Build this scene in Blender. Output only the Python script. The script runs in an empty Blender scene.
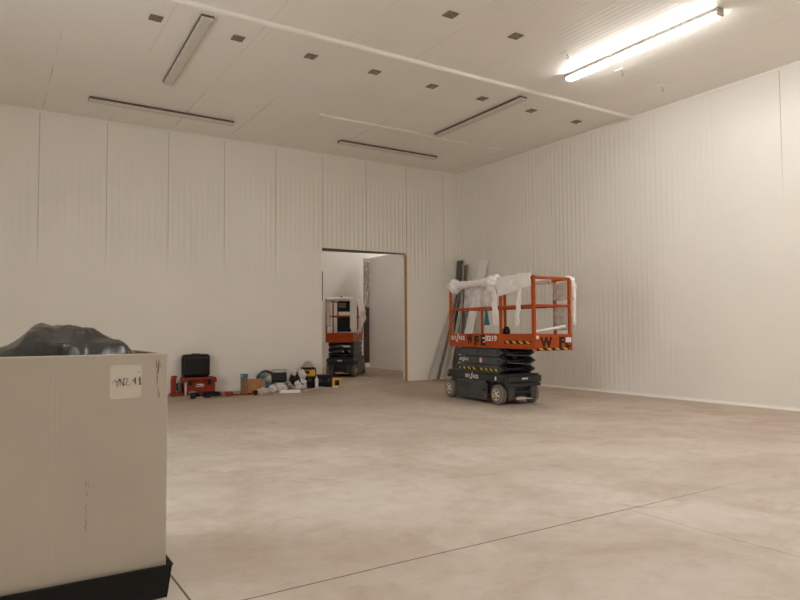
import bpy, bmesh, math, random
from mathutils import Vector, Matrix, Euler, noise

S = bpy.context.scene
COL = S.collection
R = math.radians

# ------------------------------------------------------------------ materials
def new_mat(name):
    m = bpy.data.materials.new(name); m.use_nodes = True
    return m, m.node_tree.nodes, m.node_tree.links, m.node_tree.nodes['Principled BSDF']

def mat(name, col, rough=.5, metal=0, var=.06, scale=18, bump=0, bscale=60, spec=.5, trans=0):
    """plain material with a little procedural variation in colour and surface"""
    m, N, L, b = new_mat(name)
    tc = N.new('ShaderNodeTexCoord')
    n = N.new('ShaderNodeTexNoise'); n.inputs['Scale'].default_value = scale; n.inputs['Detail'].default_value = 4
    L.new(tc.outputs['Object'], n.inputs['Vector'])
    r = N.new('ShaderNodeValToRGB')
    r.color_ramp.elements[0].position = .3; r.color_ramp.elements[1].position = .7
    r.color_ramp.elements[0].color = [c * (1 - var) for c in col] + [1]
    r.color_ramp.elements[1].color = [min(1, c * (1 + var)) for c in col] + [1]
    L.new(n.outputs['Fac'], r.inputs['Fac']); L.new(r.outputs['Color'], b.inputs['Base Color'])
    b.inputs['Roughness'].default_value = rough; b.inputs['Metallic'].default_value = metal
    b.inputs['Specular IOR Level'].default_value = spec
    if bump:
        n2 = N.new('ShaderNodeTexNoise'); n2.inputs['Scale'].default_value = bscale; n2.inputs['Detail'].default_value = 3
        L.new(tc.outputs['Object'], n2.inputs['Vector'])
        bp = N.new('ShaderNodeBump'); bp.inputs['Strength'].default_value = bump; bp.inputs['Distance'].default_value = .02
        L.new(n2.outputs['Fac'], bp.inputs['Height']); L.new(bp.outputs['Normal'], b.inputs['Normal'])
    if trans:
        t = N.new('ShaderNodeBsdfTranslucent'); t.inputs['Color'].default_value = list(col) + [1]
        mx = N.new('ShaderNodeMixShader'); mx.inputs[0].default_value = trans
        L.new(b.outputs[0], mx.inputs[1]); L.new(t.outputs[0], mx.inputs[2])
        L.new(mx.outputs[0], N['Material Output'].inputs['Surface'])
    return m

def film(name, col, alpha):
    m, N, L, b = new_mat(name)
    tc = N.new('ShaderNodeTexCoord')
    n = N.new('ShaderNodeTexNoise'); n.inputs['Scale'].default_value = 9; n.inputs['Detail'].default_value = 6
    L.new(tc.outputs['Object'], n.inputs['Vector'])
    mr = N.new('ShaderNodeMapRange'); mr.inputs[1].default_value = .3; mr.inputs[2].default_value = .7
    mr.inputs[3].default_value = alpha - .12; mr.inputs[4].default_value = min(1, alpha + .12)
    L.new(n.outputs['Fac'], mr.inputs[0]); L.new(mr.outputs[0], b.inputs['Alpha'])
    b.inputs['Base Color'].default_value = list(col) + [1]; b.inputs['Roughness'].default_value = .3
    bp = N.new('ShaderNodeBump'); bp.inputs['Strength'].default_value = .5; bp.inputs['Distance'].default_value = .03
    L.new(n.outputs['Fac'], bp.inputs['Height']); L.new(bp.outputs['Normal'], b.inputs['Normal'])
    return m

def math_node(N, L, op, a, b=None, clamp=False):
    n = N.new('ShaderNodeMath'); n.operation = op; n.use_clamp = clamp
    for i, v in enumerate((a, b)):
        if v is None: continue
        if isinstance(v, (int, float)): n.inputs[i].default_value = v
        else: L.new(v, n.inputs[i])
    return n.outputs[0]

def panel_mat(name, axis, offset, col, seam_from=None, seam_fade=.6, seam_strength=.55, rib=.6, rib_pitch=.1):
    """white insulated sandwich panel: fine pressed ribs, a joint every 1.118 m"""
    m, N, L, b = new_mat(name)
    tc = N.new('ShaderNodeTexCoord'); sp = N.new('ShaderNodeSeparateXYZ'); L.new(tc.outputs['Object'], sp.inputs[0])
    u = sp.outputs[axis]
    # ribs
    ph = math_node(N, L, 'MULTIPLY', u, 2 * math.pi / rib_pitch)
    s = math_node(N, L, 'SINE', ph)
    s = math_node(N, L, 'POWER', math_node(N, L, 'MULTIPLY_ADD', s, .5), 1)
    s.node.inputs[1].default_value = 1
    sn = math_node(N, L, 'SINE', ph)
    ribh = math_node(N, L, 'MULTIPLY', sn, .5)
    ribh = math_node(N, L, 'ADD', ribh, .5)
    ribh = math_node(N, L, 'POWER', ribh, 3.0)
    # joints
    w = math_node(N, L, 'SUBTRACT', u, offset)
    w = math_node(N, L, 'DIVIDE', w, 1.118)
    w = math_node(N, L, 'ADD', w, 100.5)
    w = math_node(N, L, 'FRACT', w)
    w = math_node(N, L, 'SUBTRACT', w, .5)
    w = math_node(N, L, 'ABSOLUTE', w)
    seam = math_node(N, L, 'LESS_THAN', w, .0060)
    n1 = N.new('ShaderNodeTexNoise'); n1.inputs['Scale'].default_value = .9; n1.inputs['Detail'].default_value = 3
    L.new(tc.outputs['Object'], n1.inputs['Vector'])
    vis = seam
    if seam_from is not None:       # the joints fade out low down
        mr = N.new('ShaderNodeMapRange'); L.new(sp.outputs[2], mr.inputs[0])
        mr.inputs[1].default_value = seam_from - seam_fade; mr.inputs[2].default_value = seam_from + seam_fade
        vis = math_node(N, L, 'MULTIPLY', seam, mr.outputs[0])
    else:
        mr = N.new('ShaderNodeMapRange'); L.new(n1.outputs['Fac'], mr.inputs[0])
        mr.inputs[1].default_value = .42; mr.inputs[2].default_value = .56
        vis = math_node(N, L, 'MULTIPLY', seam, mr.outputs[0])
    if axis == 1:                   # the joints further in are drawn fainter
        mr2 = N.new('ShaderNodeMapRange'); L.new(u, mr2.inputs[0])
        for i_, v_ in ((1, 5.3), (2, 6.0), (3, 1), (4, .16)): mr2.inputs[i_].default_value = v_
        vis = math_node(N, L, 'MULTIPLY', vis, mr2.outputs[0])
    if axis == 0 and seam_from is None:
        mr2 = N.new('ShaderNodeMapRange'); L.new(sp.outputs[1], mr2.inputs[0])
        for i_, v_ in ((1, 10.3), (2, 11.0), (3, .35), (4, 1)): mr2.inputs[i_].default_value = v_
        vis = math_node(N, L, 'MULTIPLY', vis, mr2.outputs[0])
    vis = math_node(N, L, 'MULTIPLY', vis, seam_strength)
    mix = N.new('ShaderNodeMix'); mix.data_type = 'RGBA'
    L.new(vis, mix.inputs[0])
    r = N.new('ShaderNodeValToRGB'); r.color_ramp.elements[0].position = .35; r.color_ramp.elements[1].position = .7
    r.color_ramp.elements[0].color = [c * .965 for c in col] + [1]; r.color_ramp.elements[1].color = list(col) + [1]
    L.new(n1.outputs['Fac'], r.inputs['Fac']); L.new(r.outputs['Color'], mix.inputs[6])
    mix.inputs[7].default_value = (.10, .075, .055, 1)
    L.new(mix.outputs[2], b.inputs['Base Color'])
    b.inputs['Roughness'].default_value = .34; b.inputs['Specular IOR Level'].default_value = .45
    bp = N.new('ShaderNodeBump'); bp.inputs['Strength'].default_value = rib; bp.inputs['Distance'].default_value = .010 if axis == 0 and seam_from is not None else (.0075 if axis == 1 else .0055)
    n3 = N.new('ShaderNodeTexNoise'); n3.inputs['Scale'].default_value = 1.3; n3.inputs['Detail'].default_value = 1
    mp = N.new('ShaderNodeMapping'); mp.inputs['Scale'].default_value = (1, 1, .35)
    L.new(tc.outputs['Object'], mp.inputs[0]); L.new(mp.outputs[0], n3.inputs['Vector'])
    mr3 = N.new('ShaderNodeMapRange'); L.new(n3.outputs['Fac'], mr3.inputs[0])
    mr3.inputs[1].default_value = .25; mr3.inputs[2].default_value = .55
    h = math_node(N, L, 'MULTIPLY', ribh, mr3.outputs[0])
    if axis == 0 and seam_from is not None:      # pressed ribs run out towards the smooth lower and top ends
        za = N.new('ShaderNodeMapRange'); L.new(sp.outputs[2], za.inputs[0]); za.inputs[1].default_value = 2.1; za.inputs[2].default_value = 3.1
        zb = N.new('ShaderNodeMapRange'); L.new(sp.outputs[2], zb.inputs[0]); zb.inputs[1].default_value = 4.9; zb.inputs[2].default_value = 4.1
        h = math_node(N, L, 'MULTIPLY', h, math_node(N, L, 'MULTIPLY', za.outputs[0], zb.outputs[0]))
    if axis == 1:
        ya = N.new('ShaderNodeMapRange'); L.new(u, ya.inputs[0]); ya.inputs[1].default_value = 5.5; ya.inputs[2].default_value = 9.5
        h = math_node(N, L, 'MULTIPLY', h, ya.outputs[0])
    L.new(h, bp.inputs['Height']); L.new(bp.outputs['Normal'], b.inputs['Normal'])
    return m

def floor_mat():
    m, N, L, b = new_mat('concrete floor')
    tc = N.new('ShaderNodeTexCoord'); sp = N.new('ShaderNodeSeparateXYZ'); L.new(tc.outputs['Object'], sp.inputs[0])
    def nz(scale, detail=6, rough=.6, sx=1, sy=1, dist=0):
        mp = N.new('ShaderNodeMapping'); mp.inputs['Scale'].default_value = (sx, sy, 1)
        L.new(tc.outputs['Object'], mp.inputs[0])
        n = N.new('ShaderNodeTexNoise'); n.inputs['Scale'].default_value = scale; n.inputs['Detail'].default_value = detail
        n.inputs['Roughness'].default_value = rough; n.inputs['Distortion'].default_value = dist
        L.new(mp.outputs[0], n.inputs['Vector']); return n.outputs['Fac']
    def ramp(f, a, c, lo=0., hi=1.):
        mr = N.new('ShaderNodeMapRange'); L.new(f, mr.inputs[0])
        mr.inputs[1].default_value = a; mr.inputs[2].default_value = c; mr.inputs[3].default_value = lo; mr.inputs[4].default_value = hi
        return mr.outputs[0]
    def mixc(f, a, c):
        mx = N.new('ShaderNodeMix'); mx.data_type = 'RGBA'; L.new(f, mx.inputs[0])
        for k, v in ((6, a), (7, c)):
            if isinstance(v, tuple): mx.inputs[k].default_value = v + (1,)
            else: L.new(v, mx.inputs[k])
        return mx.outputs[2]
    c = mixc(ramp(nz(.55, 5, .6, dist=.4), .38, .62), (.61, .55, .485), (.70, .645, .58))
    c = mixc(ramp(nz(6, 6, .7), .35, .75, 0, .4), c, (.50, .44, .37))
    # brown dust trodden in round the walls and in drifting patches
    far = ramp(sp.outputs[1], 7.5, 11.8)
    patch = ramp(nz(.9, 7, .65, 1.15, 1, .6), .44, .66)
    f = math_node(N, L, 'MULTIPLY', far, ramp(nz(.9, 6, .6, .7, 1.6), .25, .65, .45, 1))
    f = math_node(N, L, 'MAXIMUM', f, math_node(N, L, 'MULTIPLY', patch, .42))
    f = math_node(N, L, 'MULTIPLY', f, .88)
    c = mixc(f, c, (.36, .255, .175))
    # right hand side dust
    rt = math_node(N, L, 'MULTIPLY', ramp(sp.outputs[0], 4.0, 8.5, 0, .8), ramp(nz(1.6, 6, .65), .3, .7, .3, 1))
    c = mixc(rt, c, (.40, .295, .215))
    # reddish dust smears
    rd = math_node(N, L, 'MULTIPLY', ramp(nz(1.7, 8, .7, 1, 1.3, 1.2), .52, .68), .38)
    c = mixc(rd, c, (.42, .30, .215))
    fg = math_node(N, L, 'MULTIPLY', ramp(nz(9, 8, .75, 1, 1, .5), .55, .72), .22)
    c = mixc(fg, c, (.30, .235, .18))
    # small dark scuffs
    sc = math_node(N, L, 'MULTIPLY', ramp(nz(2.2, 8, .75, 1, 2.5, 1.5), .66, .74), .35)
    c = mixc(sc, c, (.17, .13, .10))
    # saw-cut joints
    wob = math_node(N, L, 'MULTIPLY', math_node(N, L, 'SUBTRACT', nz(1.2, 2), .5), .02)
    def joint(coord, at, other, o0, o1, strength, width=.0055):
        d = math_node(N, L, 'ABSOLUTE', math_node(N, L, 'SUBTRACT', math_node(N, L, 'ADD', coord, wob), at))
        j = math_node(N, L, 'LESS_THAN', d, width)
        j = math_node(N, L, 'MULTIPLY', j, ramp(other, o0, o1))
        return math_node(N, L, 'MULTIPLY', j, strength)
    j1 = joint(sp.outputs[1], 3.0, sp.outputs[0], 5.6, 3.6, .85)
    j2 = joint(sp.outputs[0], .82, sp.outputs[1], 4.4, 3.8, .9)
    j3 = joint(sp.outputs[0], 3.76, sp.outputs[1], 3.02, 3.0, .45, .004)
    j = math_node(N, L, 'MAXIMUM', math_node(N, L, 'MAXIMUM', j1, j2), j3)
    c = mixc(j, c, (.05, .038, .03))
    L.new(c, b.inputs['Base Color'])
    L.new(ramp(nz(3, 5), .3, .7, .5, .75), b.inputs['Roughness'])
    b.inputs['Specular IOR Level'].default_value = .35
    bp = N.new('ShaderNodeBump'); bp.inputs['Strength'].default_value = .12; bp.inputs['Distance'].default_value = .01
    L.new(nz(30, 5), bp.inputs['Height']); L.new(bp.outputs['Normal'], b.inputs['Normal'])
    return m

def emit(name, col, strength):
    m, N, L, b = new_mat(name)
    b.inputs['Base Color'].default_value = (.8, .8, .78, 1)
    b.inputs['Emission Color'].default_value = list(col) + [1]; b.inputs['Emission Strength'].default_value = strength
    return m

WHITE = (.865, .832, .772)
M = {}
M['wall_x'] = panel_mat('white ribbed wall panel', 0, .726, WHITE, 2.7, .35, .42, 1.0, .112)
M['wall_y'] = panel_mat('white ribbed side wall panel', 1, 5.115, WHITE, 3.7, .6, .42, 1.0, .112)
M['ceil'] = panel_mat('white ribbed ceiling panel', 0, .760, WHITE, None, .3, .5, .30, .09)
M['plain'] = mat('smooth white panel', (.80, .76, .71), .4, var=.02, scale=2)
M['trim'] = mat('white trim metal', (.86, .83, .78), .35, var=.02)
M['floor'] = floor_mat()
M['brown'] = mat('dark brown gasket', (.10, .072, .05), .6, var=.15)
M['tan'] = mat('tan foam edge', (.46, .24, .10), .7, var=.12, bump=.2)
M['black'] = mat('black plastic', (.008, .008, .009), .5, var=.2, spec=.3)
M['blackmetal'] = mat('black painted steel', (.026, .027, .030), .42, var=.2, scale=8)
M['charcoal'] = mat('charcoal painted steel', (.058, .062, .067), .42, var=.12, scale=6)
M['orange'] = mat('orange painted steel', (.42, .062, .005), .42, var=.12, scale=7, spec=.3)
M['rust'] = mat('worn orange paint', (.42, .10, .03), .5, var=.2, scale=20)
M['tyre'] = mat('dusty grey rubber', (.20, .165, .135), .8, var=.2, scale=30, bump=.2)
M['hub'] = mat('cream wheel paint', (.62, .55, .43), .45, var=.1)
M['decal'] = mat('white decal', (.75, .73, .70), .5, var=.03)
M['yellow'] = mat('yellow tape', (.75, .40, .03), .5, var=.1)
M['lime'] = mat('yellow green tape', (.50, .48, .04), .5, var=.1)
M['red'] = mat('red sticker', (.5, .06, .04), .5)
M['foam'] = mat('white packing foam', (.90, .875, .84), .6, var=.05, scale=25, bump=.35, bscale=22, trans=.15)
M['film'] = film('clear packing film', (.78, .76, .74), .46)
M['film2'] = film('dusty packing film', (.62, .55, .48), .72)
M['teal'] = mat('teal cloth', (.015, .16, .22), .7, var=.15)
M['tealgloss'] = mat('teal print', (.012, .17, .22), .45, var=.15)
M['steel'] = mat('galvanised steel', (.56, .53, .48), .4, .1, var=.1, scale=12)
M['darksteel'] = mat('dark steel', (.14, .125, .11), .5, .4, var=.2, scale=9)
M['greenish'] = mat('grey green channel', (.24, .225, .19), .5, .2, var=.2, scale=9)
M['whiteboard'] = mat('white faced board', (.88, .87, .84), .45, var=.03)
M['carton'] = mat('white faced carton', (.53, .488, .425), .6, var=.04, scale=3, bump=.06, bscale=5)
M['cardin'] = mat('brown cardboard', (.37, .20, .10), .75, var=.1, scale=12)
M['cardorange'] = mat('orange brown cardboard', (.42, .19, .065), .7, var=.1, scale=12)
M['bag'] = mat('black bin bag plastic', (.016, .0145, .013), .3, var=.2, scale=6, bump=.25, bscale=9, spec=.7)
M['paper'] = mat('label paper', (.69, .65, .58), .6, var=.03)
M['ink'] = mat('black ink', (.015, .013, .012), .7)
M['scuff'] = mat('dark scuff', (.25, .22, .18), .8, var=.4, scale=60)
M['crease'] = mat('carton crease', (.545, .502, .438), .6, var=.03)
M['lampoff'] = mat('unlit diffuser', (.64, .59, .53), .35, var=.03, bump=.15, bscale=90)
M['lamphousing'] = mat('grey lamp housing', (.42, .40, .37), .5, var=.05)
M['lampbody'] = mat('lamp gasket', (.10, .08, .062), .5, var=.2)
M['lamplit'] = emit('lit diffuser', (1., .985, .95), 9.5)
M['lampdim'] = emit('dim lit diffuser', (1., .985, .95), 8.5)
M['lampfar'] = emit('lit far diffuser', (1., .985, .95), 12)
M['plate'] = mat('galvanised plate', (.25, .19, .15), .55, .1, var=.25, scale=25)
M['bolt'] = mat('bolt', (.35, .29, .24), .4, .6)
M['redtool'] = mat('red tool plastic', (.27, .036, .010), .5, var=.1, spec=.25)
M['greydome'] = mat('grey plastic', (.38, .34, .31), .4, var=.08)
M['greyblue'] = mat('grey blue fabric', (.20, .21, .235), .8, var=.15)
M['hose'] = mat('dark rubber hose', (.055, .055, .058), .5, var=.15)
M['board'] = mat('pale board', (.50, .43, .35), .6, var=.1, scale=8)
M['paperwhite'] = mat('crumpled white plastic', (.76, .72, .68), .45, var=.06, bump=.5, bscale=25, trans=.15)
M['pinkish'] = mat('pinkish crumpled plastic', (.70, .58, .54), .5, var=.08, bump=.5, bscale=25, trans=.15)
M['foil'] = mat('crumpled foil', (.62, .58, .54), .22, .9, var=.1, bump=.9, bscale=14)
M['screen'] = mat('grey screen', (.16, .15, .16), .3)
M['wood'] = mat('brown board', (.23, .13, .075), .7, var=.15)

# ------------------------------------------------------------------ mesh builder
class MB:
    def __init__(s): s.bm = bmesh.new()
    def _mi(s, faces, mi, smooth=False):
        for f in faces: f.material_index = mi; f.smooth = smooth
    def box(s, c, size, rot=None, mi=0, bev=0, seg=2):
        m = Matrix.Translation(c) @ (rot.to_4x4() if rot is not None else Matrix.Identity(4)) @ Matrix.Diagonal((*size, 1))
        n0 = len(s.bm.faces)
        r = bmesh.ops.create_cube(s.bm, size=1, matrix=m)
        if bev:
            es = list({e for v in r['verts'] for e in v.link_edges})
            bmesh.ops.bevel(s.bm, geom=es, offset=bev, segments=seg, affect='EDGES', profile=.5)
        s.bm.faces.ensure_lookup_table()
        s._mi(s.bm.faces[n0:] if not bev else [f for f in s.bm.faces][n0:], mi)
        return s
    def span(s, a, b, mi=0, bev=0):
        a, b = Vector(a), Vector(b)
        return s.box((a + b) / 2, [abs(x) for x in (b - a)], None, mi, bev)
    def bar(s, a, b, w, h, up=(0, 0, 1), mi=0, bev=0):
        a, b = Vector(a), Vector(b); d = (b - a); L = d.length; x = d / L
        up = Vector(up); y = up.cross(x)
        if y.length < 1e-4: y = Vector((0, 1, 0)).cross(x)
        y.normalize(); z = x.cross(y)
        rot = Matrix((x, y, z)).transposed()
        return s.box((a + b) / 2, (L, w, h), rot, mi, bev)
    def tube(s, pts, r, seg=8, mi=0, closed=False, cap=True):
        pts = [Vector(p) for p in pts]; n = len(pts); rings = []
        rr = r if isinstance(r, (list, tuple)) else [r] * n
        prev = None
        for i, p in enumerate(pts):
            a = pts[(i - 1) % n] if (i > 0 or closed) else p
            b = pts[(i + 1) % n] if (i < n - 1 or closed) else p
            t = (b - a).normalized()
            if prev is None:
                u = t.orthogonal().normalized()
            else:
                u = (prev - t * prev.dot(t)).normalized()
            prev = u; v = t.cross(u)
            rings.append([s.bm.verts.new(p + (u * math.cos(k * 2 * math.pi / seg) + v * math.sin(k * 2 * math.pi / seg)) * rr[i]) for k in range(seg)])
        fs = []
        for i in range(n if closed else n - 1):
            A, B = rings[i], rings[(i + 1) % n]
            for k in range(seg):
                fs.append(s.bm.faces.new((A[k], A[(k + 1) % seg], B[(k + 1) % seg], B[k])))
        s._mi(fs, mi, True)
        if cap and not closed:
            s._mi([s.bm.faces.new(rings[0][::-1]), s.bm.faces.new(rings[-1])], mi)
        return s
    def cyl(s, a, b, r, seg=16, mi=0, r2=None):
        return s.tube([a, b], [r, r if r2 is None else r2], seg, mi)
    def lathe(s, prof, o, axis=(0, 0, 1), seg=24, mi=0, smooth=True):
        o = Vector(o); ax = Vector(axis).normalized(); u = ax.orthogonal().normalized(); v = ax.cross(u)
        rings = []
        for r, h in prof:
            if r < 1e-6: rings.append([s.bm.verts.new(o + ax * h)])
            else: rings.append([s.bm.verts.new(o + ax * h + (u * math.cos(k * 2 * math.pi / seg) + v * math.sin(k * 2 * math.pi / seg)) * r) for k in range(seg)])
        fs = []
        for A, B in zip(rings, rings[1:]):
            for k in range(seg):
                q = (k + 1) % seg
                if len(A) == 1 and len(B) == 1: continue
                if len(A) == 1: fs.append(s.bm.faces.new((A[0], B[q], B[k])))
                elif len(B) == 1: fs.append(s.bm.faces.new((A[k], A[q], B[0])))
                else: fs.append(s.bm.faces.new((A[k], A[q], B[q], B[k])))
        s._mi(fs, mi, smooth); return s
    def prism(s, poly, o, ux, uy, depth, mi=0):
        """2-D outline in the plane (ux,uy) through o, pushed along ux x uy by depth"""
        o, ux, uy = Vector(o), Vector(ux), Vector(uy); n = ux.cross(uy).normalized() * depth
        A = [s.bm.verts.new(o + ux * x + uy * y) for x, y in poly]
        B = [s.bm.verts.new(o + ux * x + uy * y + n) for x, y in poly]
        fs = [s.bm.faces.new(A[::-1]), s.bm.faces.new(B)]
        k = len(A)
        for i in range(k): fs.append(s.bm.faces.new((A[i], A[(i + 1) % k], B[(i + 1) % k], B[i])))
        s._mi(fs, mi); return s
    def grid(s, f, nu, nv, mi=0, smooth=True):
        V = [[s.bm.verts.new(f(i / nu, j / nv)) for j in range(nv + 1)] for i in range(nu + 1)]
        fs = [s.bm.faces.new((V[i][j], V[i + 1][j], V[i + 1][j + 1], V[i][j + 1])) for i in range(nu) for j in range(nv)]
        s._mi(fs, mi, smooth); return s
    def blob(s, c, size, seed=0, amp=.25, freq=2.2, sub=4, mi=0, smooth=False, floor=None):
        c = Vector(c); r = bmesh.ops.create_icosphere(s.bm, subdivisions=sub, radius=1)
        off = Vector((seed * 7.3, seed * 3.1, seed * 5.7)); fs = set()
        for v in r['verts']:
            d = v.co.normalized()
            k = 1 + amp * (noise.noise(d * freq + off) + .6 * abs(noise.noise(d * freq * 2.3 + off)) - .3)
            p = d * k
            v.co = Vector((c.x + p.x * size[0] / 2, c.y + p.y * size[1] / 2, c.z + p.z * size[2] / 2))
            if floor is not None and v.co.z < floor: v.co.z = floor
            fs.update(v.link_faces)
        s._mi(fs, mi, smooth); return s
    def build(s, name, mats, parent=None, loc=None):
        me = bpy.data.meshes.new(name)
        bmesh.ops.recalc_face_normals(s.bm, faces=s.bm.faces)
        s.bm.to_mesh(me); s.bm.free()
        for m in (mats if isinstance(mats, (list, tuple)) else [mats]): me.materials.append(M[m] if isinstance(m, str) else m)
        o = bpy.data.objects.new(name, me); COL.objects.link(o)
        if parent: o.parent = parent
        if loc: o.location = loc
        return o

def tag(o, label, cat, group=None):
    o['label'] = label; o['category'] = cat
    if group: o['group'] = group
    return o
def struct(o, kind='structure'): o['kind'] = kind; return o
def empty(name, label, cat, loc, rz=0, group=None):
    o = bpy.data.objects.new(name, None); COL.objects.link(o); o.location = loc; o.rotation_euler = (0, 0, rz)
    o.empty_display_size = .1
    return tag(o, label, cat, group)
def copy_tree(o, parent=None, loc=None, label=None):
    c = o.copy(); COL.objects.link(c)
    if parent: c.parent = parent
    if loc is not None: c.location = loc
    if label: c['label'] = label
    for ch in list(o.children): copy_tree(ch, c)
    return c

def text_bm(mb, body, o, ux, uy, size, depth=.003, mi=0, bold=.0, width=None, shear=0):
    """raised lettering built from the default font, laid on the plane (ux,uy)"""
    cu = bpy.data.curves.new('t', 'FONT'); cu.body = body; cu.size = size; cu.extrude = depth; cu.offset = bold; cu.shear = shear
    cu.resolution_u = 3
    ob = bpy.data.objects.new('t', cu); COL.objects.link(ob)
    dg = bpy.context.evaluated_depsgraph_get(); dg.update()
    me = bpy.data.meshes.new_from_object(ob.evaluated_get(dg))
    ux, uy = Vector(ux).normalized(), Vector(uy).normalized(); uz = ux.cross(uy)
    xs = [v.co.x for v in me.vertices]; k = 1
    if width and xs: k = width / (max(xs) - min(xs))
    n0 = len(mb.bm.faces); vs = [mb.bm.verts.new(Vector(o) + ux * v.co.x * k + uy * v.co.y + uz * v.co.z) for v in me.vertices]
    for p in me.polygons:
        try:
            f = mb.bm.faces.new([vs[i] for i in p.vertices]); f.material_index = mi
        except ValueError: pass
    bpy.data.objects.remove(ob); bpy.data.meshes.remove(me); bpy.data.curves.remove(cu)
    return mb

XR, YB, HC = 10.166, 13.133, 5.221
XL, YF = -3.0, -4.5
YP = 18.7                                         # far wall of the space beyond the doorway
# ------------------------------------------------------------------ the room
b = MB(); b.span((XL - .15, YF - .15, -.12), (14.2, YP + .15, 0)); struct(b.build('floor', 'floor'))
b = MB(); b.span((XL - .15, YF - .15, HC), (14.2, YP + .15, HC + .12)); struct(b.build('ceiling', 'ceil'))
DL, DR, DT, WT = 6.293, 8.52, 3.078, .12          # doorway
b = MB(); b.span((XL, YB, 0), (DL, YB + WT, HC)).span((DR, YB, 0), (14.05, YB + WT, HC)).span((DL, YB, DT), (DR, YB + WT, HC))
struct(b.build('wall_back', 'wall_x'))
b = MB(); b.span((XR, YF, 0), (XR + .15, YB, HC)); struct(b.build('wall_right', 'wall_y'))
b = MB(); b.span((XL - .15, YF, 0), (XL, 3.6, HC)).span((XL - .15, 6.8, 0), (XL, YP, HC)).span((XL - .15, 3.6, 3.2), (XL, 6.8, HC))
struct(b.build('wall_left', 'wall_y'))
b = MB(); b.span((XL - .15, YF - .15, 0), (XR + .15, YF, HC)); struct(b.build('wall_front', 'wall_x'))
# beyond the doorway
b = MB(); b.span((XL, YP, 0), (14.2, YP + .15, HC)); struct(b.build('wall_far', 'plain'))
b = MB(); b.span((10.48, YB + WT, 0), (10.60, 18.33, 3.56)); struct(b.build('wall_inner', 'plain'))
b = MB(); b.span((14.05, YB + WT, 0), (14.2, YP, HC)); struct(b.build('wall_end', 'plain'))
# trims
b = MB(); b.span((XL, YB - .012, HC - .05), (XR, YB, HC), bev=.004); struct(b.build('trim_1', 'trim'))
b = MB(); b.span((XR - .012, YF, HC - .05), (XR, YB - .012, HC), bev=.004); struct(b.build('trim_2', 'trim'))
b = MB(); b.prism([(0, 0), (.10, 0), (.085, -.03), (.05, -.042), (.02, -.03)], (XL, 7.79, HC), (0, 1, 0), (0, 0, 1), XR - .012 - XL); struct(b.build('trim_3', 'trim'))
b = MB(); b.span((5.09, 10.70, HC - .034), (7.28, 10.735, HC), bev=.003); struct(b.build('trim_4', 'trim'))
b = MB(); b.span((7.32, 10.76, HC - .034), (9.64, 10.795, HC), bev=.003); struct(b.build('trim_5', 'trim'))
b = MB(); b.span((XR - .05, YB - .05, 0), (XR, YB, HC - .05), bev=.01); struct(b.build('trim_6', 'trim'))
b = MB(); b.prism([(0, 0), (-.035, 0), (-.03, .012), (-.008, .03), (0, .045)], (XR, YF, 0), (1, 0, 0), (0, 0, 1), -(YB - .05 - YF)); struct(b.build('baseboard_right', 'trim'))
b = MB(); b.span((XL, YB - .012, 0), (DL - .02, YB, .07), bev=.004).span((DR + .05, YB - .012, 0), (XR - .05, YB, .05), bev=.004); struct(b.build('baseboard_back', 'trim'))
b = MB(); b.prism([(0, 0), (DR - DL, 0), (DR - DL, -.022), (0, -.055)], (DL, YB + WT + .01, DT), (1, 0, 0), (0, 0, 1), WT + .016); struct(b.build('trim_7', 'brown'))
b = MB(); b.span((DR - .012, YB - .008, 0), (DR + .035, YB + .04, DT - .035), bev=.003); struct(b.build('trim_8', 'tan'))
b = MB(); b.span((DL, YB + .05, 1.90), (DL + .045, YB + WT + .02, 2.56), bev=.003); struct(b.build('trim_9', 'black'))
b = MB(); b.span((10.29, 18.33, .16), (10.48, 18.40, 1.95), bev=.004); struct(b.build('trim_10', 'brown'))
b = MB()
def foil(u, v):
    p = Vector((10.29 + .19 * u, 18.34, 1.95 + 1.61 * v))
    return p + Vector((0, -.05 * abs(noise.noise(Vector((u * 3, v * 17, 2)))) - .02 * noise.noise(Vector((u * 7, v * 40, 5))), 0))
b.grid(foil, 6, 60, smooth=False).span((10.29, 18.35, 1.95), (10.48, 18.40, 3.56)); struct(b.build('trim_11', 'foil'))

# ------------------------------------------------------------------ ceiling lamps
def lamp_tree(label, x0, y0, x1, y1, lit=False, group='batten lamps on the ceiling', z=HC):
    a, c = Vector((x0, y0, 0)), Vector((x1, y1, 0)); d = c - a; L = d.length
    root = empty('ceiling_lamp', label, 'lamp', ((x0 + x1) / 2, (y0 + y1) / 2, z), math.atan2(d.y, d.x), group)
    h = L / 2
    MB().span((-h, -.060 if lit else -.083, -.062 if lit else -.035), (h, .060 if lit else .083, -.0005), bev=.006).build('lamp_body', 'lamphousing' if lit else 'lampbody', root)
    prof = [(-.062, -.028), (.062, -.028), (.060, -.05), (.046, -.070), (-.046, -.070), (-.060, -.05)] if lit else [(-.076, 0), (.076, 0), (.072, -.018), (.055, -.034), (-.055, -.034), (-.072, -.018)]
    MB().prism([(p[0], p[1]) for p in prof], (-h + .035, 0, -.030), (0, 1, 0), (0, 0, 1), L - .07).build('diffuser', {1: 'lamplit', 2: 'lampdim', 3: 'lampfar'}[int(lit)] if lit else 'lampoff', root)
    for sx in (-1, 1):
        MB().prism([(p[0] * 1.03, p[1] * 1.03) for p in prof], (sx * (h - .018) - .018, 0, -.030), (0, 1, 0), (0, 0, 1), .036).build('end_cap', 'lampoff', root)
    n = 9
    for k in range(n if not lit else 0):
        x = -h + .12 + (L - .24) * k / (n - 1)
        for sy in (-1, 1): MB().span((x - .016, sy * .056, -.052), (x + .016, sy * .071, -.012), bev=.003).build('clip', 'lampbody', root)
    return root
lamp_tree('unlit batten lamp left of the white ceiling strip, seen lengthwise and wide', 2.27, 8.03, 2.36, 10.56)
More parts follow.
